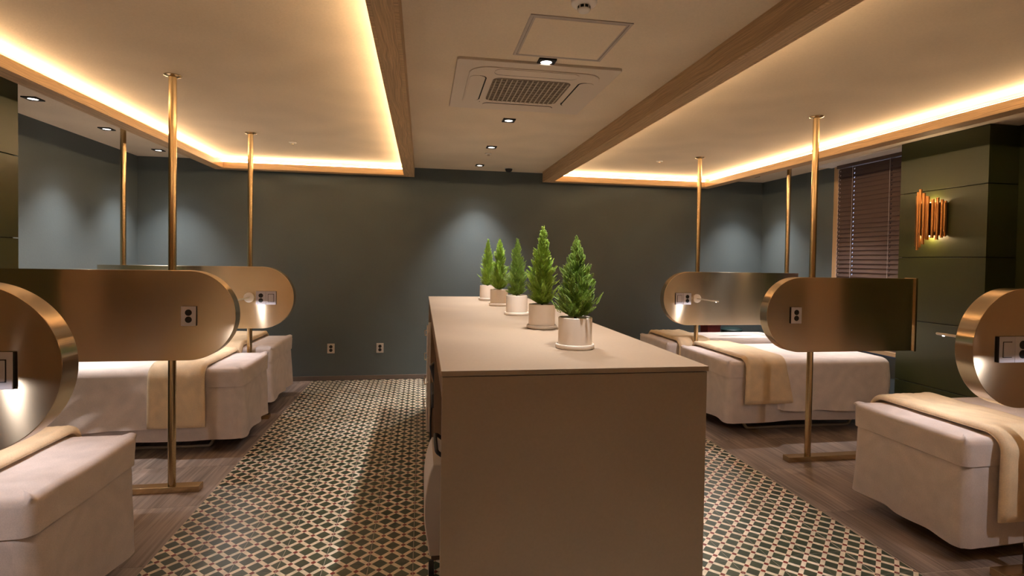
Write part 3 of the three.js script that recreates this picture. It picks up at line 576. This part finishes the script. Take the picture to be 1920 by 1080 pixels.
  for (let k = 0; k < 8; k++) { const a = k * Math.PI / 4 + 0.2; part(s, 'rib', new THREE.BoxGeometry(0.004, 0.013, 0.004).translate(0.624 + 0.0245 * Math.cos(a), CEIL - 0.036, -2.09 + 0.0245 * Math.sin(a)), M.white); }

  const c = thing('dome_camera', 'small dark dome camera on the ceiling close to the far wall', 'camera');
  part(c, 'base', cyl(0.05, 0.05, 0.012, 0.959, CEIL - 0.006, 6.06, 32), M.white);
  part(c, 'dome', new THREE.SphereGeometry(0.042, 28, 14, 0, Math.PI * 2, Math.PI / 2, Math.PI / 2).translate(0.959, CEIL - 0.012, -6.06), M.hole);
  const spr = (x, d, label) => { const q = thing('sprinkler_head', label, 'sprinkler'); part(q, 'escutcheon', new THREE.LatheGeometry([[0, 0], [0.034, 0], [0.03, -0.006], [0.016, -0.01], [0, -0.01]].map(([r, y2]) => new THREE.Vector2(r, y2)), 28).translate(x, CEIL, -d), M.white); part(q, 'deflector', cyl(0.012, 0.012, 0.012, x, CEIL - 0.016, d, 16), M.steel); };
  spr(0.632, 5.295, 'small sprinkler head in line with the downlights over the counter');
  spr(-1.181, 5.213, 'small sprinkler head in the left ceiling tray near the far cove');
  spr(2.41, 5.254, 'small sprinkler head in the right ceiling tray near the far cove');
}

// ------------------------------------------------------------------ wall outlets, extinguisher box
for (const [x, label] of [[-1.007, 'twin wall socket low on far wall, nearer the left beds'], [-0.466, 'twin wall socket low on far wall, nearer the counter']]) {
  const t = thing('wall_outlet', label, 'socket', 'wall sockets'); const y = 0.364;
  part(t, 'cover_plate', box(x - 0.04, x + 0.04, y - 0.055, y + 0.055, WALL_D - 0.009, WALL_D, 0.003), M.plateWarm);
  for (const s of [-1, 1]) part(t, 'socket', disc(0.0185, 0.003, x, y + s * 0.02, WALL_D - 0.0092), M.hole);
}
{
  const t = thing('extinguisher_box', 'dark red fire extinguisher box on the floor by the far wall', 'fire box');
  part(t, 'case', box(3.47, 3.64, 0, 0.62, 6.1, 6.28, 0.006), std({ color: '#6e1a14', roughness: 0.5 }));
  part(t, 'lid', box(3.465, 3.645, 0.62, 0.64, 6.095, 6.285, 0.004), std({ color: '#5a1510', roughness: 0.5 }));
}

{
  const t = thing('waste_bin', 'dark teal bin beside the red fire box by the far wall', 'bin');
  const teal = std({ color: '#16302e', roughness: 0.5 });
  part(t, 'bucket', new THREE.LatheGeometry([[0, 0], [0.1, 0], [0.104, 0.01], [0.125, 0.56], [0.121, 0.56], [0.1, 0.02], [0, 0.02]].map(([r, y]) => new THREE.Vector2(r, y)), 40).translate(3.82, 0, -6.15), teal);
  part(t, 'lid', new THREE.LatheGeometry([[0, 0.6], [0.08, 0.597], [0.122, 0.58], [0.128, 0.57], [0.128, 0.56], [0, 0.56]].map(([r, y]) => new THREE.Vector2(r, y)), 40).translate(3.82, 0, -6.15), teal);
}

// ------------------------------------------------------------------ copper tube sconce on the right pillar
{
  const t = thing('tube_sconce', 'copper tube wall lamp glowing on the green pillar', 'wall lamp');
  const X = 4.055, dc = 3.715, yc = 1.775, R = rng(5);
  part(t, 'back_plate', box(X - 0.012, X, yc - 0.13, yc + 0.13, dc - 0.05, dc + 0.05, 0.004), M.copper);
  const spec = [[0.24, -0.20], [0.19, -0.21], [0.235, -0.245], [0.2, -0.2], [0.18, -0.18], [0.19, -0.17], [0.16, -0.165], [0.155, -0.15], [0.17, -0.16], [0.16, -0.17], [0.15, -0.15], [0.16, -0.155]];
  const n = 11;
  for (let i = 0; i < n; i++) {
    const a = (i / (n - 1)) * Math.PI, d = dc + 0.108 * Math.cos(a), x = X - 0.016 - 0.082 * Math.sin(a);
    const env = 0.5 - 0.5 * Math.cos(a * 1.0), up = [0.15, 0.165, 0.20, 0.225, 0.243, 0.21, 0.18, 0.155, 0.165, 0.15, 0.14][i], dn = [0.16, 0.19, 0.215, 0.245, 0.225, 0.2, 0.165, 0.15, 0.165, 0.15, 0.14][i];
    part(t, 'tube', cyl(0.0116, 0.0116, up + dn, x, yc + (up - dn) / 2, d, 16), M.copper);
    if (i % 2 && i < n - 1) part(t, 'tube', cyl(0.0085, 0.0085, up + dn - 0.07, x + 0.012, yc + (up - dn) / 2 + 0.01, d - 0.012, 14), M.copper);
  }
  part(t, 'inner_shade', new THREE.CylinderGeometry(1, 1, 0.26, 28, 1, true, Math.PI, Math.PI).scale(0.076, 1, 0.095).translate(X - 0.001, yc, -dc), std({ color: '#1c0f06', roughness: 0.6, side: THREE.DoubleSide }));
  for (const s of [-1, 1]) {
    part(t, 'bulb', new THREE.SphereGeometry(0.014, 18, 12).translate(X - 0.03, yc + s * 0.125, -dc), std({ color: '#ffffff', emissive: SCONCE_COLOR, emissiveIntensity: 8 }));
    const P = new THREE.PointLight(SCONCE_COLOR, SCONCE_POWER, 0, 2); P.position.set(X - 0.03, yc + s * 0.125, -dc); P.castShadow = true; P.shadow.radius = 0.6; P.name = 'sconce_bulb_light'; scene.add(P);
  }
}

// ------------------------------------------------------------------ venetian blind
{
  const t = thing('venetian_blind', 'closed brown venetian blind in the window beside the green pillar', 'blind');
  const X = WALL_R - 0.03, d0 = 4.05, d1 = 5.005, holes = [4.36, 4.8, 4.985], y0 = 0.64, y1 = 2.40, sp = 0.0445;
  part(t, 'head_rail', box(X - 0.03, X + 0.02, y1, CEIL - 0.012, d0, d1, 0.003), M.slat);
  const s = new THREE.Shape(); s.moveTo(d0, -0.025); s.lineTo(d1, -0.025); s.lineTo(d1, 0.025); s.lineTo(d0, 0.025); s.closePath();
  for (const h of holes) { const p = new THREE.Path(); p.moveTo(h - 0.006, -0.008); p.lineTo(h - 0.006, 0.008); p.lineTo(h + 0.006, 0.008); p.lineTo(h + 0.006, -0.008); p.closePath(); s.holes.push(p); }
  const g = new THREE.ExtrudeGeometry(s, { depth: 0.002, bevelEnabled: false }).rotateY(Math.PI / 2);     // depth of room along -z, slat faces x
  const n = Math.floor((y1 - y0) / sp);
  for (let i = 0; i < n; i++) { const m = part(t, 'slat', g, M.slat); m.position.set(X, y1 - (i + 0.6) * sp, 0); m.rotation.z = -0.32; }
  part(t, 'bottom_rail', box(X - 0.012, X + 0.012, y0 - 0.03, y0 - 0.008, d0, d1, 0.003), M.slat);
  for (const h of holes) part(t, 'cord', tube([[X - 0.022, y1, h], [X - 0.022, y0, h]], 0.0016, 2, 6), M.cord);
}
renderer.render(scene, camera);
